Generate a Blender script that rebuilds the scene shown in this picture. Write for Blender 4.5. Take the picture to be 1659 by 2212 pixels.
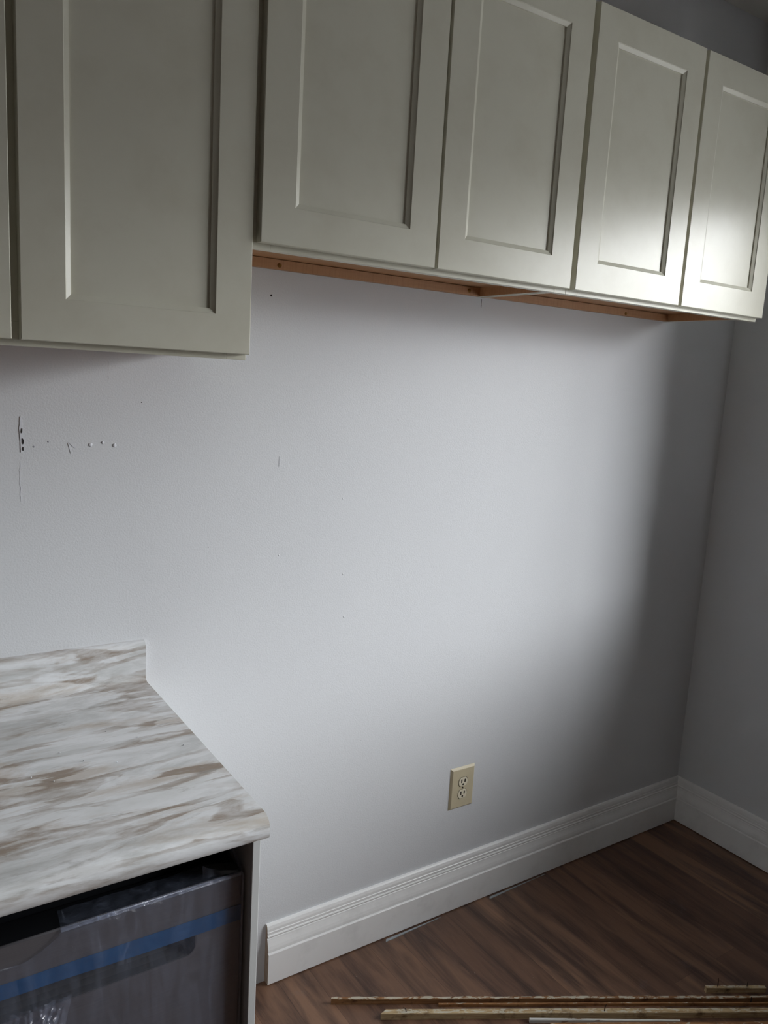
import bpy, bmesh, math, random
from mathutils import Vector, Matrix, noise

for o in list(bpy.data.objects):
    bpy.data.objects.remove(o, do_unlink=True)
scn = bpy.context.scene
COL = scn.collection

# ------------------------------------------------------------------ camera
cam_d = bpy.data.cameras.new('camera')
cam = bpy.data.objects.new('camera', cam_d)
COL.objects.link(cam)
R_ = Vector((0.83211993, -0.55172313, 0.05637375))
U_ = Vector((0.04605167, 0.17003573, 0.98436126))
F_ = Vector((0.55268043, 0.81651052, -0.16689789))
m = Matrix((R_, U_, -F_)).transposed().to_4x4()
m.translation = Vector((-0.5316, -1.7181, 1.6146))
cam.matrix_world = m
cam_d.sensor_fit = 'VERTICAL'
cam_d.sensor_height = 36.0
cam_d.lens = 36.0 * 1730.94 / 2212.0
cam_d.clip_start = 0.02
scn.camera = cam

# ------------------------------------------------------------------ light
XR = 2.0604                                        # right wall
OY0, OY1, OZ0, OZ1 = -0.69, -2.60, 1.016, 2.25      # wide opening in it, to the nook next door
WT = 0.12                                          # its thickness
NX, NW = 2.84, 0.10                                # outer wall of the nook, its thickness
WY0, WY1, WZ0, WZ1 = -0.35, -2.66, 0.40, 2.60      # window in that outer wall
ZC = 2.822                                         # ceiling
XB, YB = -4.6, -5.2                                # walls behind and left of the camera
SKY, GROUND = 43.0, 3.4

w = bpy.data.worlds.new('overcast')
scn.world = w
w.use_nodes = True
nt = w.node_tree
nt.nodes.clear()
tc = nt.nodes.new('ShaderNodeTexCoord')
sp = nt.nodes.new('ShaderNodeSeparateXYZ')
rp = nt.nodes.new('ShaderNodeValToRGB')
bg = nt.nodes.new('ShaderNodeBackground')
ow = nt.nodes.new('ShaderNodeOutputWorld')
nt.links.new(tc.outputs['Generated'], sp.inputs[0])
mr = nt.nodes.new('ShaderNodeMapRange')
mr.inputs['From Min'].default_value = -1
mr.inputs['From Max'].default_value = 1
nt.links.new(sp.outputs['Z'], mr.inputs['Value'])
nt.links.new(mr.outputs[0], rp.inputs[0])
cr = rp.color_ramp
g = GROUND / SKY
SK = (0.965, 0.99, 1.005)
stops = [(0.0, g)] + [((sn + 1) / 2, (g + (1 - g) / (1 + math.exp(-(sn - .122) / .03))) * (1 - max(0, sn) * .95)) for sn in (.0, .06, .10, .133, .166, .21, .3, .5, .75, 1.0)]
for i, (ps, L_) in enumerate(stops):
    e = cr.elements[i] if i < 2 else cr.elements.new(ps)
    e.position = ps
    e.color = (L_ * SK[0], L_ * SK[1], L_ * SK[2], 1)
nt.links.new(rp.outputs[0], bg.inputs['Color'])
bg.inputs['Strength'].default_value = SKY
nt.links.new(bg.outputs[0], ow.inputs[0])

al = bpy.data.lights.new('window_portal', 'AREA')
al.shape = 'RECTANGLE'
al.size = abs(WY1 - WY0)
al.size_y = WZ1 - WZ0
al.cycles.is_portal = True
alo = bpy.data.objects.new('window_portal', al)
alo.location = (NX + NW + 0.02, (WY0 + WY1) / 2, (WZ0 + WZ1) / 2)
alo.rotation_euler = (math.radians(90), 0, math.radians(90))
COL.objects.link(alo)

scn.view_settings.view_transform = 'Standard'
scn.view_settings.look = 'None'
scn.view_settings.exposure = 0.0
scn.view_settings.gamma = 1.0
scn.view_settings.use_curve_mapping = False
scn.cycles.max_bounces = 10
scn.cycles.diffuse_bounces = 7
scn.cycles.transparent_max_bounces = 12
scn.cycles.use_denoising = True


# ------------------------------------------------------------------ materials
def srgb(*c):
    return tuple(((x / 255) / 12.92 if x / 255 <= 0.04045 else ((x / 255 + 0.055) / 1.055) ** 2.4) for x in c) + (1,)


class Mat:
    def __init__(s, name, color=(.8, .8, .8, 1), rough=.5, metal=0, spec=.5):
        s.m = bpy.data.materials.new(name)
        s.m.use_nodes = True
        s.t = s.m.node_tree
        s.b = s.t.nodes['Principled BSDF']
        s.out = s.t.nodes['Material Output']
        s.set('Base Color', color)
        s.set('Roughness', rough)
        s.set('Metallic', metal)
        s.set('Specular IOR Level', spec)

    def set(s, k, v):
        s.b.inputs[k].default_value = v

    def n(s, typ, **kw):
        n = s.t.nodes.new('ShaderNode' + typ)
        for k, v in kw.items():
            if k in n.inputs:
                n.inputs[k].default_value = v
            else:
                setattr(n, k, v)
        return n

    def l(s, a, b):
        s.t.links.new(a, b)

    def obj(s, scale=(1, 1, 1), rot=(0, 0, 0), loc=(0, 0, 0)):
        tc = s.n('TexCoord')
        mp = s.n('Mapping')
        mp.inputs['Scale'].default_value = scale
        mp.inputs['Rotation'].default_value = rot
        mp.inputs['Location'].default_value = loc
        s.l(tc.outputs['Object'], mp.inputs[0])
        return mp.outputs[0]

    def noise(s, vec, scale, detail=4, rough=.5, dist=0):
        n = s.n('TexNoise')
        n.inputs['Scale'].default_value = scale
        n.inputs['Detail'].default_value = detail
        n.inputs['Roughness'].default_value = rough
        n.inputs['Distortion'].default_value = dist
        s.l(vec, n.inputs['Vector'])
        return n.outputs['Fac']

    def ramp(s, fac, stops):
        r = s.n('ValToRGB')
        e = r.color_ramp.elements
        while len(e) < len(stops):
            e.new(.5)
        for i, (p, c) in enumerate(stops):
            e[i].position = p
            e[i].color = c if len(c) == 4 else (*c, 1)
        s.l(fac, r.inputs[0])
        return r.outputs[0]

    def mix(s, a, b, fac, mode='MIX'):
        n = s.n('Mix', data_type='RGBA', blend_type=mode)
        for k, v in ((0, fac), (6, a), (7, b)):
            if isinstance(v, (float, int)) or isinstance(v, tuple):
                n.inputs[k].default_value = v
            else:
                s.l(v, n.inputs[k])
        return n.outputs[2]

    def bump(s, h, strength=.2, dist=.001):
        b = s.n('Bump')
        b.inputs['Strength'].default_value = strength
        b.inputs['Distance'].default_value = dist
        s.l(h, b.inputs['Height'])
        s.l(b.outputs[0], s.b.inputs['Normal'])

    def base(s, sock):
        s.l(sock, s.b.inputs['Base Color'])


G = lambda v: (v, v, v, 1)

m_wall = Mat('wall_paint', srgb(216, 216, 223), .55, spec=.35)
v = m_wall.obj()
m_wall.base(m_wall.mix(srgb(216, 218, 221), srgb(210, 212, 216), m_wall.noise(v, 3, 5)))
m_wall.bump(m_wall.noise(v, 260, 4, .6), .45, .0010)

m_ceil = Mat('ceiling_paint', srgb(196, 196, 190), .8)
m_ceil.bump(m_ceil.noise(m_ceil.obj(), 200, 3), .3, .001)

m_panel = Mat('dark_grey_unseen_walls', srgb(70, 70, 72), .6)  # unseen walls only, coloured dark to soak up bounce light
v = m_panel.obj((8, 8, .8))
m_panel.base(m_panel.mix(srgb(76, 76, 80), srgb(54, 54, 56), m_panel.noise(v, 3, 5)))

m_trim = Mat('trim_paint', srgb(238, 238, 238), .35)
v = m_trim.obj()
m_trim.base(m_trim.mix(srgb(240, 240, 240), srgb(226, 226, 226), m_trim.ramp(m_trim.noise(v, 14, 6, .7), [(.5, G(0)), (.8, G(1))])))
m_trim.bump(m_trim.noise(v, 60, 4), .15, .001)

m_cab = Mat('cabinet_paint', srgb(224, 222, 212), .30, spec=.35)
v = m_cab.obj()
m_cab.base(m_cab.mix(srgb(210, 208, 193), srgb(203, 200, 184), m_cab.ramp(m_cab.noise(v, 9, 5, .6), [(.45, G(0)), (.75, G(1))])))
m_cab.bump(m_cab.noise(v, 350, 2), .08, .0004)

m_melamine = Mat('grey_white_melamine', srgb(192, 194, 194), .4)
m_maple = Mat('maple_veneer', srgb(196, 142, 92), .5)
v = m_maple.obj((1, 1, 1))
vg = m_maple.obj((2.5, 40, 40))
c = m_maple.mix(srgb(196, 152, 112), srgb(170, 124, 84), m_maple.noise(vg, 4, 5, .6))
vs = m_maple.obj((60, 60, 3))
m_maple.base(m_maple.mix(c, srgb(154, 108, 70), m_maple.ramp(m_maple.noise(vs, 6, 3), [(.45, G(0)), (.8, G(.5))])))

m_edge = Mat('raw_wood_edge', srgb(168, 146, 122), .8)
v = m_edge.obj((1, 1, 1))
m_edge.base(m_edge.mix(srgb(176, 160, 142), srgb(120, 92, 74), m_edge.noise(v, 60, 5, .6)))

# floor planks, running away from the back wall
m_floor = Mat('wood_plank_floor', rough=.42, spec=.45)
v = m_floor.obj((1, 1, 1), (0, 0, math.radians(90)), (.03, .21, 0))
br = m_floor.n('TexBrick')
br.offset = .37
br.inputs['Scale'].default_value = 1
br.inputs['Brick Width'].default_value = .95
br.inputs['Row Height'].default_value = .095
br.inputs['Mortar Size'].default_value = .0006
br.inputs['Mortar Smooth'].default_value = .1
br.inputs['Color1'].default_value = G(0)
br.inputs['Color2'].default_value = G(1)
br.inputs['Mortar'].default_value = G(.3)
m_floor.l(v, br.inputs['Vector'])
vg = m_floor.obj((8.5, 1.0, 1))
n1 = m_floor.noise(vg, 2.3, 5, .6, .45)
vf = m_floor.obj((90, 5, 1))
n2 = m_floor.noise(vf, 3, 4, .65, .3)
plank = m_floor.mix(srgb(104, 76, 61), srgb(142, 108, 86), br.outputs['Color'])
c = m_floor.mix(plank, srgb(58, 42, 38), m_floor.ramp(n1, [(.42, G(0)), (.64, G(.85))]))
c = m_floor.mix(c, srgb(140, 108, 86), m_floor.ramp(n2, [(.5, G(0)), (.8, G(.35))]))
c = m_floor.mix(c, srgb(30, 22, 20), m_floor.ramp(br.outputs['Fac'], [(.0, G(0)), (1, G(.45))]))
n3 = m_floor.noise(m_floor.obj(), 7, 6, .7)
c = m_floor.mix(c, srgb(120, 112, 116), m_floor.ramp(n3, [(.62, G(0)), (.8, G(.35))]))
n4 = m_floor.noise(m_floor.obj(), 160, 2, .5)
c = m_floor.mix(c, srgb(196, 186, 176), m_floor.ramp(n4, [(.77, G(0)), (.80, G(.8))]))
m_floor.base(c)
m_floor.bump(n2, .12, .0006)

# marble-look laminate
m_ctr = Mat('marble_laminate', rough=.33, spec=.5)
ang = math.radians(-35)


def marble(M, rot, stretch):
    mp = M.n('Mapping')
    mp.inputs['Rotation'].default_value = rot
    mp.inputs['Scale'].default_value = stretch
    # flow the pattern over the rolled edge and up the splash
    tc = M.n('TexCoord')
    sep = M.n('SeparateXYZ')
    M.l(tc.outputs['Object'], sep.inputs[0])
    ad = M.n('Math', operation='SUBTRACT')
    M.l(sep.outputs['Y'], ad.inputs[0])
    mu = M.n('Math', operation='MULTIPLY')
    mu.inputs[1].default_value = -1.0
    M.l(sep.outputs['Z'], mu.inputs[0])
    M.l(mu.outputs[0], ad.inputs[1])
    cb = M.n('CombineXYZ')
    M.l(sep.outputs['X'], cb.inputs[0])
    M.l(ad.outputs[0], cb.inputs[1])
    M.l(cb.outputs[0], mp.inputs[0])
    return mp.outputs[0]


v1 = marble(m_ctr, (0, 0, ang), (1.7, 5.5, 1))
v2 = marble(m_ctr, (0, 0, ang + .10), (2.0, 7.5, 1))
v3 = marble(m_ctr, (0, 0, ang - .08), (5, 22, 1))
na = m_ctr.noise(v1, 1.5, 7, .66, .5)
nb = m_ctr.noise(v2, 1.4, 7, .68, .5)
nc = m_ctr.noise(v3, 1.6, 6, .66, .5)


def ridge(M, vec, scale, detail, rough, dist):
    n = M.n('TexNoise')
    n.noise_type = 'RIDGED_MULTIFRACTAL'
    n.normalize = True
    for k, q in (('Scale', scale), ('Detail', detail), ('Roughness', rough), ('Distortion', dist), ('Gain', 1.6), ('Offset', .85)):
        if k in n.inputs:
            n.inputs[k].default_value = q
    M.l(vec, n.inputs['Vector'])
    return n.outputs['Fac']


ra = ridge(m_ctr, marble(m_ctr, (0, 0, ang - .04), (1.6, 7, 1)), 2.7, 5, .6, .45)
c = m_ctr.ramp(na, [(.28, srgb(168, 169, 168)), (.42, srgb(200, 202, 203)), (.52, srgb(224, 226, 229)), (.70, srgb(204, 206, 206))])
c = m_ctr.mix(c, srgb(172, 157, 140), m_ctr.ramp(nb, [(.50, G(0)), (.62, G(.58)), (.78, G(.40))]))
fm = m_ctr.n('Math', operation='MULTIPLY')
m_ctr.l(m_ctr.ramp(ra, [(.72, G(0)), (.93, G(.80))]), fm.inputs[0])
m_ctr.l(m_ctr.ramp(nb, [(.42, G(.15)), (.58, G(1))]), fm.inputs[1])
c = m_ctr.mix(c, srgb(132, 114, 96), fm.outputs[0])
c = m_ctr.mix(c, srgb(128, 124, 118), m_ctr.ramp(nc, [(.58, G(0)), (.70, G(.60))]))
m_ctr.base(c)

m_ply = Mat('particle_board', srgb(196, 180, 158), .85)

m_ivory = Mat('ivory_plastic', srgb(206, 196, 168), .38)
v = m_ivory.obj()
m_ivory.base(m_ivory.mix(srgb(208, 198, 170), srgb(196, 184, 154), m_ivory.noise(v, 30, 3)))
m_ivory2 = Mat('ivory_receptacle', srgb(226, 218, 196), .35)
m_slot = Mat('slot_dark', srgb(38, 30, 22), .7)  # dark colour stands for the shade inside outlet openings; the screw shares it
m_screw = Mat('brass_screw', srgb(150, 112, 62), .35, metal=.9)

m_steel = Mat('brushed_dark_steel', srgb(104, 104, 112), .38, metal=.35)
v = m_steel.obj((3, 3, 220))
m_steel.base(m_steel.mix(srgb(96, 95, 100), srgb(112, 111, 116), m_steel.noise(v, 3, 3)))
m_black = Mat('black_plastic', srgb(16, 18, 22), .5, spec=.3)
m_pocket = Mat('handle_pocket_steel', srgb(58, 60, 62), .5, metal=.3)
m_tape = Mat('blue_tape', srgb(44, 96, 150), .45)
v = m_tape.obj((8, 8, 60))
m_tape.base(m_tape.mix(srgb(16, 66, 112), srgb(26, 84, 132), m_tape.noise(v, 4, 4)))


def schlick(M, f0, f1):
    """reflectance of a thin sheet, the same from both of its sides"""
    lw = M.n('LayerWeight')
    lw.inputs['Blend'].default_value = .5
    pw = M.n('Math', operation='POWER')
    pw.inputs[1].default_value = 4.0
    M.l(lw.outputs['Facing'], pw.inputs[0])
    ma = M.n('Math', operation='MULTIPLY_ADD')
    ma.inputs[1].default_value = f1
    ma.inputs[2].default_value = f0
    M.l(pw.outputs[0], ma.inputs[0])
    return ma.outputs[0]


def film_mat(name='clear_film', k=1.0):
    M = Mat(name, srgb(214, 218, 232), .25)
    t = M.t
    tr = M.n('BsdfTransparent')
    tr.inputs['Color'].default_value = (.97, .98, 1, 1)
    gl = M.n('BsdfGlossy')
    gl.inputs['Roughness'].default_value = .16
    df = M.n('BsdfDiffuse')
    df.inputs['Color'].default_value = srgb(186, 200, 232)
    v = M.obj((1, 1, 1))
    ns = M.noise(M.obj((14, 14, 3)), 3, 5, .6, 1.2)
    bmp = M.n('Bump')
    bmp.inputs['Strength'].default_value = .6
    bmp.inputs['Distance'].default_value = .006
    M.l(M.noise(M.obj((8, 8, 5)), 6, 5, .6, 2), bmp.inputs['Height'])
    M.l(bmp.outputs[0], gl.inputs['Normal'])
    m1 = M.n('MixShader')
    a = M.ramp(ns, [(.35, G(.03 * k)), (.62, G(.08 * k)), (.80, G(min(.9, .20 * k)))])
    M.l(a, m1.inputs[0])
    M.l(tr.outputs[0], m1.inputs[1])
    M.l(df.outputs[0], m1.inputs[2])
    m2 = M.n('MixShader')
    M.l(schlick(M, .07, .5), m2.inputs[0])
    M.l(m1.outputs[0], m2.inputs[1])
    M.l(gl.outputs[0], m2.inputs[2])
    M.l(m2.outputs[0], M.out.inputs[0])
    return M


m_film = film_mat()
m_fold = film_mat('fold_highlight_film', 3.2)


def glass_mat():
    M = Mat('window_glass', (1, 1, 1, 1), 0)
    tr = M.n('BsdfTransparent')
    gl = M.n('BsdfGlossy')
    gl.inputs['Roughness'].default_value = 0
    m2 = M.n('MixShader')
    M.l(schlick(M, .04, .9), m2.inputs[0])
    M.l(tr.outputs[0], m2.inputs[1])
    M.l(gl.outputs[0], m2.inputs[2])
    M.l(m2.outputs[0], M.out.inputs[0])
    return M


m_glass = glass_mat()


def oldwood(name, base, dark, paint_amt):
    """weathered batten: brown grain, flakes of old white paint left on it"""
    M = Mat(name, rough=.75, spec=.25)
    g1 = M.noise(M.obj((3, 60, 60)), 4, 5, .65, .5)
    c = M.mix(base, dark, M.ramp(g1, [(.35, G(0)), (.7, G(1))]))
    c = M.mix(c, srgb(74, 46, 28), M.ramp(M.noise(M.obj((9, 9, 9)), 3, 5, .7), [(.52, G(0)), (.72, G(.75))]))
    tc = M.n('TexCoord')
    ns = M.noise(M.obj((14, 40, 40), loc=(3, 1, 2)), 3, 6, .7, .4)
    gm = M.n('NewGeometry')
    sp_ = M.n('SeparateXYZ')
    M.l(tc.outputs['Normal'], sp_.inputs[0])
    ad = M.n('Math', operation='MULTIPLY_ADD')
    ad.inputs[1].default_value = .26
    M.l(sp_.outputs['Z'], ad.inputs[0])
    M.l(ns, ad.inputs[2])
    f = M.ramp(ad.outputs[0], [(.80 - paint_amt, G(0)), (.84 - paint_amt, G(.85))])
    M.base(M.mix(c, srgb(206, 200, 182), f))
    M.bump(g1, .5, .002)
    return M


m_old1 = oldwood('old_painted_wood', srgb(160, 118, 80), srgb(116, 80, 52), .09)
m_old2 = oldwood('old_batten_wood', srgb(204, 184, 146), srgb(158, 126, 88), .03)
m_old3 = oldwood('split_lath_wood', srgb(170, 126, 84), srgb(124, 84, 54), -.03)
m_white_old = Mat('white_painted_wood', srgb(214, 214, 210), .5)
m_white_old.base(m_white_old.mix(srgb(220, 220, 216), srgb(120, 84, 56), m_white_old.ramp(m_white_old.noise(m_white_old.obj((6, 30, 30)), 3, 5, .7), [(.6, G(0)), (.66, G(1))])))
m_nail = Mat('rusty_nail', srgb(52, 40, 34), .6, metal=.4)
m_strip = Mat('grey_vinyl', srgb(158, 164, 170), .55)
m_void = Mat('hole_shadow', srgb(40, 38, 40), .9)
m_putty = Mat('white_putty', srgb(214, 216, 222), .7)


# ------------------------------------------------------------------ geometry helpers
def box(bm, x0, x1, y0, y1, z0, z1):
    vs = [bm.verts.new((x, y, z)) for x in (x0, x1) for y in (y0, y1) for z in (z0, z1)]
    f = [(0, 1, 3, 2), (4, 6, 7, 5), (0, 4, 5, 1), (2, 3, 7, 6), (0, 2, 6, 4), (1, 5, 7, 3)]
    for q in f:
        bm.faces.new([vs[i] for i in q])


def prism_x(bm, prof, x0, x1, mitre0=None, mitre1=None):
    """profile of (d, z) with d = distance out from the wall at y=0, run along x"""
    a = [bm.verts.new((x0 + (mitre0 or 0) * d, -d, z)) for d, z in prof]
    b = [bm.verts.new((x1 + (mitre1 or 0) * d, -d, z)) for d, z in prof]
    n = len(prof)
    for i in range(n):
        j = (i + 1) % n
        bm.faces.new((a[i], a[j], b[j], b[i]))
    bm.faces.new(a[::-1])
    bm.faces.new(b)


def prism_y(bm, prof, xw, y0, y1, mitre0=0):
    a = [bm.verts.new((xw - d, y0 - mitre0 * d, z)) for d, z in prof]
    b = [bm.verts.new((xw - d, y1, z)) for d, z in prof]
    n = len(prof)
    for i in range(n):
        j = (i + 1) % n
        bm.faces.new((a[i], a[j], b[j], b[i]))
    bm.faces.new(a[::-1])
    bm.faces.new(b)


def cyl(bm, p0, p1, r0, r1=None, n=16):
    r1 = r0 if r1 is None else r1
    p0, p1 = Vector(p0), Vector(p1)
    ax = (p1 - p0).normalized()
    t = ax.orthogonal().normalized()
    s = ax.cross(t)
    A = [bm.verts.new(p0 + (t * math.cos(2 * math.pi * i / n) + s * math.sin(2 * math.pi * i / n)) * r0) for i in range(n)]
    B = [bm.verts.new(p1 + (t * math.cos(2 * math.pi * i / n) + s * math.sin(2 * math.pi * i / n)) * r1) for i in range(n)]
    for i in range(n):
        j = (i + 1) % n
        bm.faces.new((A[i], A[j], B[j], B[i]))
    bm.faces.new(A[::-1])
    bm.faces.new(B)


def mk(name, bm, mat, parent=None, bevel=0, seg=2, smooth=False, loc=None):
    bmesh.ops.recalc_face_normals(bm, faces=bm.faces)
    me = bpy.data.meshes.new(name)
    bm.to_mesh(me)
    bm.free()
    o = bpy.data.objects.new(name, me)
    COL.objects.link(o)
    for mm in (mat if isinstance(mat, (list, tuple)) else [mat]):
        me.materials.append(mm.m)
    if parent is not None:
        o.parent = parent
    if loc is not None:
        o.location = loc
    if bevel:
        b = o.modifiers.new('bevel', 'BEVEL')
        b.width = bevel
        b.segments = seg
        b.limit_method = 'ANGLE'
        b.angle_limit = math.radians(35)
        b.harden_normals = False
    if smooth:
        for p in me.polygons:
            p.use_smooth = True
    return o


def empty(name, loc, label, cat, group=None, rz=0):
    o = bpy.data.objects.new(name, None)
    o.empty_display_size = .05
    o.location = loc
    o.rotation_euler = (0, 0, rz)
    COL.objects.link(o)
    tag(o, label, cat, group)
    return o


def tag(o, label, cat, group=None):
    o['label'] = label
    o['category'] = cat
    if group:
        o['group'] = group
    return o


def bx(name, mat, x0, x1, y0, y1, z0, z1, parent=None, bevel=0, org=None):
    """box given in world coordinates, parented to an empty at org"""
    bm = bmesh.new()
    ox, oy, oz = org or (0, 0, 0)
    box(bm, x0 - ox, x1 - ox, y0 - oy, y1 - oy, z0 - oz, z1 - oz)
    return mk(name, bm, mat, parent, bevel)


def structure(o):
    o['kind'] = 'structure'
    return o


# ------------------------------------------------------------------ room shell
XE = NX + NW
structure(bx('floor', m_floor, XB - .15, XE, YB - .15, .15, -.12, 0))
structure(bx('ceiling', m_ceil, XB - .15, XE, YB - .15, .15, ZC, ZC + .12))
wall_back = structure(bx('wall_back', m_wall, XB - .15, XE, 0, .15, 0, ZC))
structure(bx('wall_left', m_panel, XB - .15, XB, YB, 0, 0, ZC))
structure(bx('wall_front', m_panel, XB - .15, XE, YB - .15, YB, 0, ZC))
bm = bmesh.new()
box(bm, XR, XR + WT, OY0, 0, 0, ZC)
box(bm, XR, XR + WT, YB, OY1, 0, ZC)
box(bm, XR, XR + WT, OY1, OY0, 0, OZ0)
box(bm, XR, XR + WT, OY1, OY0, OZ1, ZC)
structure(mk('wall_right', bm, m_wall))
bm = bmesh.new()
box(bm, NX, XE, WY0, 0, 0, ZC)
box(bm, NX, XE, YB, WY1, 0, ZC)
box(bm, NX, XE, WY1, WY0, 0, WZ0)
box(bm, NX, XE, WY1, WY0, WZ1, ZC)
structure(mk('wall_outer', bm, m_panel))
structure(bx('trim_1', m_trim, XR - .02, XR + WT + .02, OY1, OY0, OZ0, OZ0 + .022, None, .003))

# window in the outer wall of the nook (outside the frame, it lights both rooms)
win = bpy.data.objects.new('window_1', None)
win.location = (NX, (WY0 + WY1) / 2, WZ0)
COL.objects.link(win)
structure(win)
wo = tuple(win.location)
bm = bmesh.new()
gx0, gx1 = NX + .02, NX + .065
f = .035
ym = (WY0 + WY1) / 2
for a in ((WY1, WY0, WZ0, WZ0 + f), (WY1, WY0, WZ1 - f, WZ1), (WY1, WY1 + f, WZ0 + f, WZ1 - f), (WY0 - f, WY0, WZ0 + f, WZ1 - f),
          (ym - .014, ym + .014, WZ0 + f, WZ1 - f)):
    box(bm, gx0 - wo[0], gx1 - wo[0], a[0] - wo[1], a[1] - wo[1], a[2] - wo[2], a[3] - wo[2])
structure(mk('window_frame', bm, m_trim, win, .002))
for a, b in ((WY1 + f, ym - .014), (ym + .014, WY0 - f)):
    structure(bx('window_pane', m_glass, gx0 + .02, gx0 + .024, a, b, WZ0 + f, WZ1 - f, win, 0, wo))

# baseboards
BB = [(0, .0030), (.0218, .0030), (.0222, .0036), (.0222, .0905), (.0205, .0925), (.0175, .0935), (.0175, .0955), (.0195, .097),
      (.0190, .103), (.0172, .111), (.0146, .119), (.0126, .126), (.0118, .1305), (.0105, .132), (.0105, .134), (.0135, .1355), (.0142, .138),
      (.0132, .1405), (.0116, .1415), (.0116, .143), (.0122, .149), (.0108, .1505), (.0108, .152), (.0106, .158), (.0085, .166),
      (.0055, .1698), (0, .1702)]
XL = 0.3301
bm = bmesh.new()
prism_x(bm, BB, XL, XR, 0, -1)
bm.faces.ensure_lookup_table()
ob = structure(mk('baseboard_back', bm, [m_trim, m_edge]))
for p in ob.data.polygons:
    if p.normal.x < -.9:
        p.material_index = 1
bm = bmesh.new()
prism_y(bm, BB, XR, 0, YB, 1)
structure(mk('baseboard_right', bm, m_trim))


# ------------------------------------------------------------------ damage on the back wall (parts of the wall)
def ribbon(name, pts, wd, mat, th=.0006):
    bm = bmesh.new()
    n = len(pts)
    A, B = [], []
    for i, (x, z) in enumerate(pts):
        k = wd[i] if isinstance(wd, (list, tuple)) else wd
        A.append(bm.verts.new((x - k / 2, -th, z)))
        B.append(bm.verts.new((x + k / 2, -th, z)))
    A2 = [bm.verts.new((v_.co.x, .002, v_.co.z)) for v_ in A]
    B2 = [bm.verts.new((v_.co.x, .002, v_.co.z)) for v_ in B]
    for i in range(n - 1):
        bm.faces.new((A[i], B[i], B[i + 1], A[i + 1]))
        bm.faces.new((A[i], A[i + 1], A2[i + 1], A2[i]))
        bm.faces.new((B[i], B2[i], B2[i + 1], B[i + 1]))
    return mk(name, bm, mat, wall_back)


rnd = random.Random(4)


def jag(x, z0, z1, n, a):
    return [(x + rnd.uniform(-a, a), z0 + (z1 - z0) * i / n) for i in range(n + 1)]


ribbon('drywall_crack', jag(-.2455, 1.497, 1.425, 9, .0012), [.001, .003, .004, .006, .004, .005, .006, .005, .004, .001], m_putty, .0011)
ribbon('drywall_tear', jag(-.2440, 1.473, 1.463, 3, .0010), [.001, .002, .002, .001], m_void, .0020)
ribbon('drywall_tear', jag(-.2432, 1.453, 1.441, 3, .0008), [.001, .003, .003, .001], m_void, .0020)
ribbon('drywall_tear', jag(-.2425, 1.436, 1.428, 3, .0006), [.001, .002, .002, .001], m_void, .0020)
ribbon('drywall_crack', jag(-.2490, 1.405, 1.325, 16, .0018), .0012, m_putty, .0004)
ribbon('hairline_crack', jag(-.0768, 1.612, 1.572, 8, .0004), .0004, m_void, .0002)
ribbon('hairline_crack', jag(.9097, 1.834, 1.812, 8, .0004), .0012, m_void, .0002)
ribbon('hairline_crack', jag(.3218, 1.412, 1.388, 6, .0004), .0010, m_putty, .0006)


def dab(name, x, z, r, mat, h=.0018, n=10):
    bm = bmesh.new()
    bmesh.ops.create_icosphere(bm, subdivisions=2, radius=r)
    for v_ in bm.verts:
        k = 1 + .35 * noise.noise(v_.co * 260 + Vector((x * 90, 0, z * 90)))
        v_.co = Vector((v_.co.x * k + x, v_.co.y / r * h, v_.co.z * k + z))
    return mk(name, bm, mat, wall_back, smooth=True)


for x, z, r in ((-.1133, 1.4398, .0042), (-.0880, 1.4445, .0034), (-.0642, 1.4388, .0044)):
    dab('putty_dab', x, z, r, m_putty)
ribbon('putty_smear', [(-.1565, 1.444), (-.1540, 1.432), (-.1520, 1.422)], [.003, .002, .001], m_putty, .0007)
ribbon('putty_smear', [(-.1550, 1.445), (-.1480, 1.438), (-.1430, 1.4335)], [.001, .005, .003], m_putty, .0007)
for x, z, r in ((-.1954, 1.4463, .0020), (-.2226, 1.4361, .0020)):
    dab('filled_hole', x, z, r, Mat('grey_filler', srgb(150, 150, 158), .8), .0006)
for x, z, r in ((.2872, 1.7815, .0024), (-.0071, 1.5307, .0013), (.6590, 1.5050, .0011), (.1486, 1.2036, .0009)):
    dab('nail_hole', x, z, r, m_void, .0006)
for x, z, r in ((.5150, 1.1064, .0022), (.5026, 1.3039, .0020), (.525, .99, .003), (.330, 1.17, .002), (.60, .63, .0018), (-.33, 1.435, .002)):
    dab('paint_bump', x, z, r, m_wall, .0010)


# ------------------------------------------------------------------ cabinet doors
def door_mesh(x0, x1, z0, z1, yb, th=.0195, st=.0675):
    """raised frame, ogee step, flat centre panel; front faces -y"""
    bm = bmesh.new()
    yf = yb - th
    rings = [
        (0, yb), (0, yf + .0012), (.0012, yf),
        (st, yf), (st + .0012, yf + .0016), (st + .0085, yf + .0052), (st + .0095, yf + .0056), (st + .0097, yf + .0088)]
    vs = []
    for ins, y in rings:
        vs.append([bm.verts.new(c) for c in ((x0 + ins, y, z0 + ins), (x1 - ins, y, z0 + ins), (x1 - ins, y, z1 - ins), (x0 + ins, y, z1 - ins))])
    for a, b in zip(vs, vs[1:]):
        for i in range(4):
            j = (i + 1) % 4
            bm.faces.new((a[i], a[j], b[j], b[i]))
    bm.faces.new(vs[-1])
    bm.faces.new(vs[0][::-1])
    return bm


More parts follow.
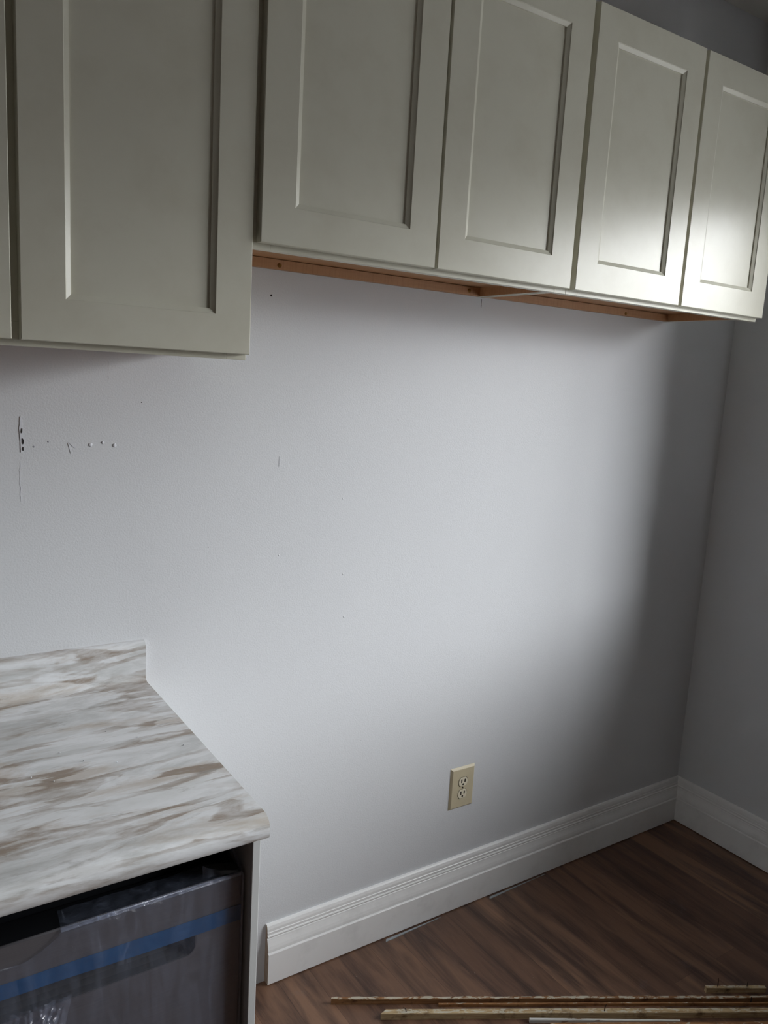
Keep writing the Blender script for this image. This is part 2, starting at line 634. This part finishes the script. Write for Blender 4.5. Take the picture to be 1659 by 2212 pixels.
def wall_cabinet(x0, x1, z0, z1, depth, doors, dz0, dz1, label, group, screws=(), zrail=None, lip=.0300):
    """x0..x1 outside of the face frame, depth = front of the face frame"""
    root = empty('wall_cabinet', ((x0 + x1) / 2, 0, z0), label, 'cabinet', group)
    og = tuple(root.location)
    ff = .019
    yb = -(depth - ff)
    zb = (zrail or z0 + .008)          # bottom edge of sides and rail
    zp = z0 + lip                      # underside of the bottom panel
    bm = bmesh.new()
    L = lambda a, b, c_, d, e, f_: box(bm, a - og[0], b - og[0], c_, d, e - og[2], f_ - og[2])
    L(x0, x0 + .038, -depth, yb, z0, z1)
    L(x1 - .038, x1, -depth, yb, z0, z1)
    L(x0 + .038, x1 - .038, -depth, yb, z0, z0 + .038)
    L(x0 + .038, x1 - .038, -depth, yb, z1 - .038, z1)
    xm = (doors[0][1] + doors[1][0]) / 2
    L(xm - .019, xm + .019, -depth, yb, z0 + .038, z1 - .038)
    mk('face_frame', bm, m_cab, root, .0008)
    for xs, s in ((x0 + .003, 1), (x1 - .003, -1)):
        a, b = sorted((xs, xs + s * .010))
        bx('side_panel', m_cab, a, b, yb, -.001, zb - .001, z1, root, 0, og)
        a, b = sorted((xs + s * .010, xs + s * .013))
        bx('side_lining', m_maple, a, b, yb, -.001, zb, z1, root, 0, og)
    bx('bottom_panel', m_maple, x0 + .016, x1 - .016, yb, -.001, zp, zp + .012, root, 0, og)
    bx('top_panel', m_maple, x0 + .016, x1 - .016, yb, -.001, z1 - .016, z1 - .001, root, 0, og)
    bx('back_panel', m_maple, x0 + .016, x1 - .016, -.006, -.001, zp + .012, z1 - .016, root, 0, og)
    bx('mounting_rail', m_maple, x0 + .016, x1 - .016, -.018, -.001, zb, zp - .0012, root, .0005, og)
    for sx, sz in screws:
        bm = bmesh.new()
        c0 = Vector((sx - og[0], -.018, sz - og[2]))
        cyl(bm, c0, c0 + Vector((0, -.0015, 0)), .0052, .0046, 14)
        cyl(bm, c0 + Vector((0, -.0015, 0)), c0 + Vector((0, -.0032, 0)), .0034, .0024, 12)
        mk('screw', bm, m_screw, root, smooth=False)
    for a, b in doors:
        bm = door_mesh(a - og[0], b - og[0], dz0 - og[2], dz1 - og[2], -depth - .0008)
        mk('door', bm, m_cab, root)
    return root


D = .3133
wall_cabinet(-.705, .0938, 1.6292, 2.4740, .3047, [(-.6925, -.3104), (-.2971, .0928)], 1.6394, 2.4661,
             'white double-door wall cabinet hanging lowest, above the marble counter', 'white wall cabinets', zrail=1.6430, lip=.0160)
wall_cabinet(.0948, .9028, 1.8308, 2.4740, D, [(.1040, .4975), (.5042, .8959)], 1.8409, 2.4661,
             'white double-door wall cabinet in the middle, raised above its left neighbour', 'white wall cabinets',
             screws=((.2971, 1.8470), (.8500, 1.8495)), zrail=1.8385)
wall_cabinet(.9036, 1.6867, 1.8308, 2.4740, D, [(.9122, 1.3006), (1.3115, 1.6862)], 1.8409, 2.4661,
             'white double-door wall cabinet nearest the room corner', 'white wall cabinets',
             screws=((1.4709, 1.8450),), zrail=1.8385)

# ------------------------------------------------------------------ countertop with rolled front and splash
HC = .9128
prof = [(0, HC - .0367), (.640, HC - .0367), (.652, HC - .0367), (.6585, HC - .0350), (.6615, HC - .0300)]
cx_, cz_, r = .6395, HC - .022, .022
for i in range(0, 9):
    a = math.radians(i * 90 / 8)
    prof.append((cx_ + r * math.cos(a), cz_ + r * math.sin(a)))
r = .012
cx_, cz_ = .0183 + r, HC + r
for i in range(0, 7):
    a = math.radians(-90 - i * 90 / 6)
    prof.append((cx_ + r * math.cos(a), cz_ + r * math.sin(a)))
TS = HC + .0905
r = .0150
for i in range(0, 8):
    a = math.radians(i * 90 / 7)
    prof.append((.0183 - r + r * math.cos(a), TS - r + r * math.sin(a)))
prof.append((0, TS))
ct = empty('countertop', (0, 0, HC), 'white and tan marble-look laminate countertop with rolled front edge', 'countertop')
bm = bmesh.new()
k = len(prof)
prism_x(bm, [(d, z - HC) for d, z in prof[:13 + 1 + 4]] + [(0.0, .0025)], -1.30, 0)
o = mk('work_surface', bm, m_ctr, ct)
bm = bmesh.new()
prism_x(bm, [(0.0, .0026)] + [(d, z - HC) for d, z in prof[13 + 1 + 3:]], -1.30, 0)
o2 = mk('backsplash', bm, m_ctr, ct)
for q in (o, o2):
    for p in q.data.polygons:
        p.use_smooth = abs(p.normal.x) < .5
    q.data.set_sharp_from_angle(angle=math.radians(40)) if hasattr(q.data, 'set_sharp_from_angle') else None

# crumbs on the worktop
rnd = random.Random(9)
spots = [(-.145, -.24), (-.30, -.36), (-.27, -.39), (-.21, -.34), (-.16, -.37), (-.035, -.36), (-.24, -.29), (-.10, -.29)]
for i, (x, y) in enumerate(spots):
    bm = bmesh.new()
    bmesh.ops.create_icosphere(bm, subdivisions=1, radius=.0013)
    for v_ in bm.verts:
        v_.co *= rnd.uniform(.6, 1.3)
    o = mk('plaster_crumb', bm, m_putty, None)
    o.location = (x, y, HC + .0009)
    tag(o, 'tiny white plaster crumb lying on the marble-look worktop', 'crumb', 'crumbs on the worktop')

# ------------------------------------------------------------------ end panel right of the dishwasher
bm = bmesh.new()
pts = [(.0, 0), (.640, 0), (.640, .8655), (.634, .8730), (.630, HC - .0369), (0, HC - .0369)]
a = [bm.verts.new((-.0192, -d, z)) for d, z in pts]
b = [bm.verts.new((-.0052, -d, z)) for d, z in pts]
for i in range(len(pts)):
    j = (i + 1) % len(pts)
    bm.faces.new((a[i], a[j], b[j], b[i]))
bm.faces.new(a[::-1])
bm.faces.new(b)
o = mk('end_panel', bm, m_melamine, None, .0011)
tag(o, 'narrow white end panel standing right of the dishwasher', 'panel')

# base cabinet left of the dishwasher, carries the rest of the counter
bc = empty('base_cabinet', (-.96, 0, 0), 'white base cabinet left of the dishwasher under the counter', 'cabinet')
bo = tuple(bc.location)
bx('carcass', m_cab, -1.285, -.640, -.60, -.001, .10, HC - .0369, bc, .001, bo)
bx('toe_kick', m_cab, -1.285, -.640, -.54, -.001, 0, .0995, bc, 0, bo)
bm = door_mesh(-1.275 + .96, -.652 + .96, .12, .70, -.6008)
mk('door', bm, m_cab, bc)
bm = door_mesh(-1.275 + .96, -.652 + .96, .715, .860, -.6008, st=.03)
mk('drawer_front', bm, m_cab, bc)

# ------------------------------------------------------------------ dishwasher
DF = .618            # front face
DX0, DX1 = -.624, -.0275
DZ = .8010
dw = empty('dishwasher', ((DX0 + DX1) / 2, -.3, 0), 'dark steel dishwasher with a pocket handle, under the marble counter', 'dishwasher')
do = tuple(dw.location)
bx('tub', m_black, DX0 + .004, DX1 - .004, -.560, -.03, .10, .845, dw, .002, do)
bx('toe_plate', m_black, DX0 + .01, DX1 - .01, -.540, -.03, .0, .0995, dw, 0, do)
for fx in (DX0 + .05, DX1 - .05):
    pass
# door: front sheet with a rounded pocket opening
PX0, PX1, PZ0, PZ1, PR = -.547, -.1045, .6835, .7400, .016


def rrect(x0, x1, z0, z1, r, n=6):
    out = []
    for cx0, cz0, a0 in ((x1 - r, z0 + r, -90), (x1 - r, z1 - r, 0), (x0 + r, z1 - r, 90), (x0 + r, z0 + r, 180)):
        for i in range(n + 1):
            a = math.radians(a0 + 90 * i / n)
            out.append((cx0 + r * math.cos(a), cz0 + r * math.sin(a)))
    return out


bm = bmesh.new()
hole = rrect(PX0, PX1, PZ0, PZ1, PR)
N = len(hole)
q = N // 4
outer = rrect(DX0, DX1, .12, DZ, .002)
hv = [bm.verts.new((x - do[0], -DF - do[1], z)) for x, z in hole]
ov = [bm.verts.new((x - do[0], -DF - do[1], z)) for x, z in outer]
for i in range(N):
    j = (i + 1) % N
    bm.faces.new((ov[i], ov[j], hv[j], hv[i]))
ov2 = [bm.verts.new((x - do[0], -DF + .05 - do[1], z)) for x, z in outer]
for i in range(N):
    j = (i + 1) % N
    bm.faces.new((ov[i], ov2[i], ov2[j], ov[j]))
o = mk('door_panel', bm, m_steel, dw)
# the pocket: a scoop curving back from the lower lip
bm = bmesh.new()
prev = hv_ = [bm.verts.new((x - do[0], -DF - .0002 - do[1], z)) for x, z in rrect(PX0 - .0012, PX1 + .0012, PZ0 - .0012, PZ1 + .0012, PR + .001)]
steps = [(.0, 0.0004), (.0010, .0030), (.003, .012), (.008, .021), (.018, .030), (.026, .034)]
for ins, dep in steps:
    ring = [bm.verts.new((x - do[0], -DF + dep - do[1], z)) for x, z in rrect(PX0 + ins * .6, PX1 - ins * .6, PZ0 + ins, PZ1 - ins * .3, PR)]
    for i in range(N):
        j = (i + 1) % N
        bm.faces.new((prev[i], prev[j], ring[j], ring[i]))
    prev = ring
bm.faces.new(prev)
mk('handle_pocket', bm, m_pocket, dw, smooth=False)
# top of the door (control strip) and its rounded front edge
bx('control_strip', m_black, DX0, DX1, -DF + .0005, -.565, DZ - .03, DZ + .0006, dw, .001, do)
bm = bmesh.new()
cyl(bm, (DX0 - do[0], -DF + .003 - do[1], DZ - .0012), (DX1 - do[0], -DF + .003 - do[1], DZ - .0012), .0030, None, 14)
mk('top_edge', bm, m_steel, dw, smooth=True)

# blue tape across the door
bm = bmesh.new()
n = 60
for row in range(1):
    A, B = [], []
    for i in range(n + 1):
        x = DX0 + (DX1 - DX0) * i / n
        wv = .0010 * noise.noise(Vector((x * 11, 1.3, 0)))
        y = -DF - .0010 - .0006 * (1 + noise.noise(Vector((x * 30, 0, 5))))
        A.append(bm.verts.new((x, y, .7168 + wv + (.0035 if x < -.20 else 0) * min(1, max(0, (-.20 - x) / .1)))))
        B.append(bm.verts.new((x, y, .7448 + wv * .3)))
    for i in range(n):
        bm.faces.new((A[i], A[i + 1], B[i + 1], B[i]))
o = mk('protective_tape', bm, m_tape)
sm = o.modifiers.new('s', 'SOLIDIFY')
sm.thickness = .0003
tag(o, 'blue protective tape strip stuck across the dishwasher door above its handle', 'tape')

# clear plastic wrap around the door
fw = empty('plastic_wrap', (DX1, -DF, DZ), 'clear wrinkled plastic wrap, torn at the left, covering the dishwasher front', 'plastic wrap')
fo = tuple(fw.location)


def film_sheet(name, fn, nu, nv, keep=None, parent=fw, mat=None):
    bm = bmesh.new()
    gv = [[bm.verts.new(Vector(fn(i / nu, j / nv)) - Vector(fo)) for j in range(nv + 1)] for i in range(nu + 1)]
    for i in range(nu):
        for j in range(nv):
            if keep is None or keep((i + .5) / nu, (j + .5) / nv):
                bm.faces.new((gv[i][j], gv[i + 1][j], gv[i + 1][j + 1], gv[i][j + 1]))
    for v_ in [v_ for v_ in bm.verts if not v_.link_faces]:
        bm.verts.remove(v_)
    return mk(name, bm, mat or m_film, parent, smooth=True)


def front(u, v_):
    x = DX0 + (DX1 + .0018 - DX0) * u
    z = .30 + (DZ + .002 - .30) * v_
    wr = .0022 * noise.noise(Vector((x * 14, z * 4, 2))) + .0012 * noise.noise(Vector((x * 50, z * 9, 7)))
    d = .0042 + wr
    if v_ > .985:
        d = .0025
    return (x, -DF - d, z)


def tear(x):
    """height up to which the film reaches at x (torn away on the upper left)"""
    pts = [(-.7, .700), (-.392, .7925), (-.37, .7900), (-.345, .7800), (-.330, .7835), (-.318, .7900), (-.3105, .7975), (-.3086, .8035), (0, .9)]
    pts = [(-.7, .762), (-.392, .7720), (-.365, .7690), (-.352, .7720), (-.335, .7790), (-.320, .7880), (-.3115, .7960), (-.3086, .8040), (-.3, .9), (0.1, .9)]
    for (a, za), (b, zb) in zip(pts, pts[1:]):
        if a <= x <= b:
            return za + (zb - za) * (x - a) / (b - a)
    return .9


def front_cut(u, v_):
    x, y, z = front(u, v_)
    t = tear(x)
    return (x, y, min(z, t))


film_sheet('front_sheet', front_cut, 300, 130)
# over the top of the door, right of the tear


def top(u, v_):
    x = -.3086 + (DX1 + .0018 + .3086) * u
    edge = .045 - .022 * max(0, (x + .10) / .08) * (1 if x > -.10 else 0)
    d = v_ * edge
    z = DZ + .0022 + .0016 * noise.noise(Vector((x * 40, d * 60, 3))) + .012 * v_ * v_ * max(0, noise.noise(Vector((x * 8, 0, 9))))
    return (x + .004 * v_ * (u < .03), -DF - .0025 + d, z)


film_sheet('top_sheet', top, 120, 14)
# folded flap standing up at the right corner
bm = bmesh.new()


def flap(u, v_):
    x = DX1 + .0018 - .0105 * v_ - .004 * (1 - u) * v_
    z = DZ + .002 + .046 * v_ * (1 - .25 * u)
    y = -DF - .0025 + .030 * u + .020 * v_
    return (x + .002 * math.sin(9 * u + 4 * v_), y, z + .001 * math.sin(12 * u))


film_sheet('corner_flap', flap, 12, 16, mat=film_mat('flap_film', 3.0))


def flap2(u, v_):
    x = DX1 + .0010 - .062 * u
    top_z = DZ + .004 + .018 * (u ** 2.2)
    return (x, -DF + .012 * u + .004 * v_ + .001 * math.sin(20 * u), DZ + .002 + (top_z - DZ - .002) * v_)


film_sheet('lifted_edge', flap2, 24, 6)


# the film also turns round the right side of the door
def side_sheet(u, v_):
    z = .30 + (DZ - .30) * v_
    return (DX1 + .0022 + .0008 * noise.noise(Vector((z * 18, u * 3, 1))), -DF - .004 + .045 * u, z)


film_sheet('side_sheet', side_sheet, 8, 60)


# doubled film along the folds, whitened to paint in the edge highlight
film_sheet('fold_highlight', lambda u, v_: (DX1 + .0018 - .0034 * u + .0006 * noise.noise(Vector((v_ * 30, 0, 2))), -DF - .0062 + .0008 * u, .30 + (DZ - .298) * v_), 2, 80, mat=m_fold)
film_sheet('fold_highlight', lambda u, v_: (-.3086 + (DX1 + .3100) * u, -DF - .0046 + .0045 * v_, DZ - .0012 + .0040 * v_ + .0008 * noise.noise(Vector((u * 30, 3, 2)))), 120, 2, mat=m_fold)


# crumpled bunch at the lower left
def bunch(u, v_):
    x = -.400 + .085 * u
    z = .560 + .135 * v_
    x += .030 * (v_ - .3)
    n_ = noise.noise(Vector((u * 5, v_ * 7, 4)))
    n2_ = noise.noise(Vector((u * 14, v_ * 16, 9)))
    env = math.sin(math.pi * min(1, max(0, u))) * math.sin(math.pi * min(1, max(0, v_ * .9 + .05)))
    return (x, -DF - .0055 - env * (.012 + .016 * n_ + .009 * n2_), z + .004 * n2_)


o = film_sheet('crumpled_bunch', bunch, 70, 90)
for p in o.data.polygons:
    p.use_smooth = False


# ------------------------------------------------------------------ outlet on the back wall
OX, OZ, OW, OH = .9259, .3322, .0927, .1340
out = empty('wall_outlet', (OX + OW / 2, 0, OZ + OH / 2), 'ivory double electrical outlet on the back wall above the baseboard', 'outlet')
bm = bmesh.new()
rings = [(0, .0), (0, -.0008), (.0052, -.0058), (.0066, -.0064)]
vs = []
for ins, y in rings:
    vs.append([bm.verts.new(c) for c in ((-OW / 2 + ins, y, -OH / 2 + ins), (OW / 2 - ins, y, -OH / 2 + ins), (OW / 2 - ins, y, OH / 2 - ins), (-OW / 2 + ins, y, OH / 2 - ins))])
for a, b in zip(vs, vs[1:]):
    for i in range(4):
        j = (i + 1) % 4
        bm.faces.new((a[i], a[j], b[j], b[i]))
bm.faces.new(vs[-1])
bm.faces.new(vs[0][::-1])
mk('cover_plate', bm, m_ivory, out)


def receptacle(cz):
    bm = bmesh.new()
    pts = []
    for i in range(48):
        a = 2 * math.pi * i / 48
        x, z = .0172 * math.cos(a), .0172 * math.sin(a)
        pts.append((x, max(-.0142, min(.0142, z))))
    for sc, yy0, yy1 in ((1, -.0062, -.0080),):
        A = [bm.verts.new((x, yy0, z)) for x, z in pts]
        B = [bm.verts.new((x * .96, yy1, z * .96)) for x, z in pts]
        for i in range(48):
            j = (i + 1) % 48
            bm.faces.new((A[i], A[j], B[j], B[i]))
        bm.faces.new(B)
        bm.faces.new(A[::-1])
    r_ = mk('receptacle', bm, m_ivory2, out, loc=(0, 0, cz))
    # recess drawn around it as a flat dark sheet, shade put into the colour
    bm = bmesh.new()
    A = [bm.verts.new((x * 1.06, -.0066, z * 1.06)) for x, z in pts]
    bm.faces.new(A)
    mk('recess_shade', bm, m_slot, r_)
    for sx, hh in ((-.0064, .0056), (.0064, .0050)):
        bm = bmesh.new()
        box(bm, sx - .0020, sx + .0020, -.0084, -.0070, .0034 - hh, .0034 + hh)
        mk('slot', bm, m_slot, r_)
    bm = bmesh.new()
    cyl(bm, (0, -.0070, -.0077), (0, -.0084, -.0077), .0030)
    box(bm, -.0026, .0026, -.0083, -.0070, -.0103, -.0077)
    mk('slot', bm, m_slot, r_)


receptacle(.0195)
receptacle(-.0195)
bm = bmesh.new()
cyl(bm, (0, -.0060, 0), (0, -.0074, 0), .0030, .0026)
mk('screw', bm, m_slot, out)


# ------------------------------------------------------------------ sticks on the floor
def stick(name, p0, p1, wd, ht, mat, label, cat, seed, z0=0., mitre=0, rough=.0012, chip=0, taper=1.0, group=None, nseg=90):
    """rough old batten from p0 to p1 (front lower edge), widening away from the camera"""
    p0, p1 = Vector((*p0, 0)), Vector((*p1, 0))
    ln = (p1 - p0).length
    an = math.atan2(p1.y - p0.y, p1.x - p0.x)
    bm = bmesh.new()
    R = []
    for i in range(nseg + 1):
        t = i / nseg
        s = t * ln
        tw = 1 + (taper - 1) * t
        ns = lambda k, f_=9.: noise.noise(Vector((s * f_, seed * 3.1 + k, k * 1.7)))
        cb = 0
        if chip and noise.noise(Vector((s * 22, seed, 5))) > .05:
            cb = chip * (.4 + abs(noise.noise(Vector((s * 60, seed, 8)))))
        W, H = wd * tw, ht * tw
        pr = [(0, 0), (rough * ns(1), H * .55), (rough * ns(2), H - .0012), (.0012, H + rough * .4 * ns(3, 20)),
              (W * .5, H + rough * .5 * ns(4, 25)), (W - .001, H + rough * .6 * ns(5, 40) + cb), (W + rough * ns(6, 30), H * .6), (W, 0)]
        ring = []
        for (y, z) in pr:
            sx = s + (mitre * y if i == 0 else 0)
            ring.append(bm.verts.new((sx, y, z)))
        R.append(ring)
    m_ = len(R[0])
    for a, b in zip(R, R[1:]):
        for i in range(m_):
            j = (i + 1) % m_
            bm.faces.new((a[i], a[j], b[j], b[i]))
    bm.faces.new(R[0][::-1])
    bm.faces.new(R[-1])
    root = empty(name, (p0.x, p0.y, z0), label, cat, group, an)
    mk('batten', bm, mat, root)
    return root, ln


def nail(root, s, y, z, h, lean=(0, 0), bent=0, r=.0012):
    bm = bmesh.new()
    p = Vector((s, y, z))
    mid = p + Vector((lean[0] * .5, lean[1] * .5, h * .6))
    tip = p + Vector((lean[0] + bent, lean[1], h))
    cyl(bm, p - Vector((0, 0, .004)), mid, r, r, 8)
    cyl(bm, mid, tip, r, r * .5, 8)
    mk('nail', bm, m_nail, root)


GRP = 'pulled-off wood strips on the floor'
O_ = Vector((.4468, -.1574))
D0, N0 = Vector((.864, -.5037)), Vector((.5037, .864))
an_ = math.atan2(-.5037, .864) + .011
dirv = Vector((math.cos(an_), math.sin(an_)))


def so(s_, off):
    q_ = O_ + D0 * s_ + N0 * off
    return (q_.x, q_.y)


def along(p, L_):
    return (p[0] + dirv.x * L_, p[1] + dirv.y * L_)


p = so(0, -.0031)
s1, l1 = stick('wood_strip', p, along(p, 1.30), .0080, .0165, m_old1,
               'longest old brown wood strip, starts farthest left, flaked white top', 'wood strip', 1, group=GRP, chip=.0022)
p = so(.2805, -.0096)
s2, l2 = stick('wood_strip', p, along(p, 1.02), .0052, .0085, m_old3,
               'thin split lath wedged between the two long wood strips', 'wood strip', 2, group=GRP, rough=.0007)
nail(s2, .85, .003, .008, .018)
p = so(.1265, -.0526)
s3, l3 = stick('wood_strip', p, along(p, 1.17), .0158, .0180, m_old2,
               'wide pale wood strip with mitred left end and nails, front of the long strip', 'wood strip', 3, group=GRP, mitre=1.0, rough=.0006)
nail(s3, .066, .006, .018, .014, (-.006, 0), -.004)
nail(s3, .585, .006, .018, .020, (.002, 0), .002)
p = so(.510, -.0617)
s4, l4 = stick('wood_strip', p, along(p, .40), .0075, .0100, m_white_old,
               'short white-painted sliver of wood in front of the other strips', 'wood strip', 4, group=GRP, rough=.0005, taper=.55)
p = so(.560, -.0830)
s5, l5 = stick('wood_strip', p, along(p, .80), .0135, .0100, m_old3,
               'orange-brown wood strip cut off by the bottom edge of the photo', 'wood strip', 5, group=GRP, rough=.0010)
p = so(1.0256, .0430)
s6, l6 = stick('wood_strip', p, along(p, .170), .0110, .0165, m_old2,
               'short wood offcut with upright nails behind the longest strip, at right', 'wood strip', 6, group=GRP, rough=.0008, nseg=30)
nail(s6, .034, .006, .0165, .026, (0, 0), -.001)
nail(s6, .118, .006, .0165, .016, (0, 0), .001)

# grey vinyl strips sticking out below the baseboard
for i, (x0, x1, d0, d1, lb) in enumerate(((.7010, .905, .0375, .0290, 'grey vinyl strip poking out under the baseboard, left of the two'),
                                      (1.0978, 1.345, .0365, .0270, 'grey vinyl strip poking out under the baseboard, nearer the room corner'))):
    bm = bmesh.new()
    n = 24
    A, B = [], []
    for k_ in range(n + 1):
        t = k_ / n
        x = x0 + (x1 - x0) * t
        e = d0 + (d1 - d0) * t + .0012 * noise.noise(Vector((x * 60, i, 0)))
        if k_ == 0:
            x += .004
        A.append((x - x0, -.0285, 0))
        B.append((x - x0 - (.006 if k_ == 0 else 0), -e, 0))
    lo = [(bm.verts.new(a), bm.verts.new(b)) for a, b in zip(A, B)]
    hi = [(bm.verts.new((a[0], a[1], .0020)), bm.verts.new((b[0], b[1], .0020))) for a, b in zip(A, B)]
    for k_ in range(n):
        bm.faces.new((lo[k_][0], lo[k_ + 1][0], lo[k_ + 1][1], lo[k_][1]))
        bm.faces.new((hi[k_][0], hi[k_][1], hi[k_ + 1][1], hi[k_ + 1][0]))
        bm.faces.new((lo[k_][1], lo[k_ + 1][1], hi[k_ + 1][1], hi[k_][1]))
        bm.faces.new((lo[k_][0], hi[k_][0], hi[k_ + 1][0], lo[k_ + 1][0]))
    for k_ in (0, n):
        bm.faces.new((lo[k_][0], lo[k_][1], hi[k_][1], hi[k_][0]))
    o = mk('vinyl_strip', bm, m_strip)
    o.location = (x0, 0, 0)
    tag(o, lb, 'floor strip', 'vinyl strips under the baseboard')
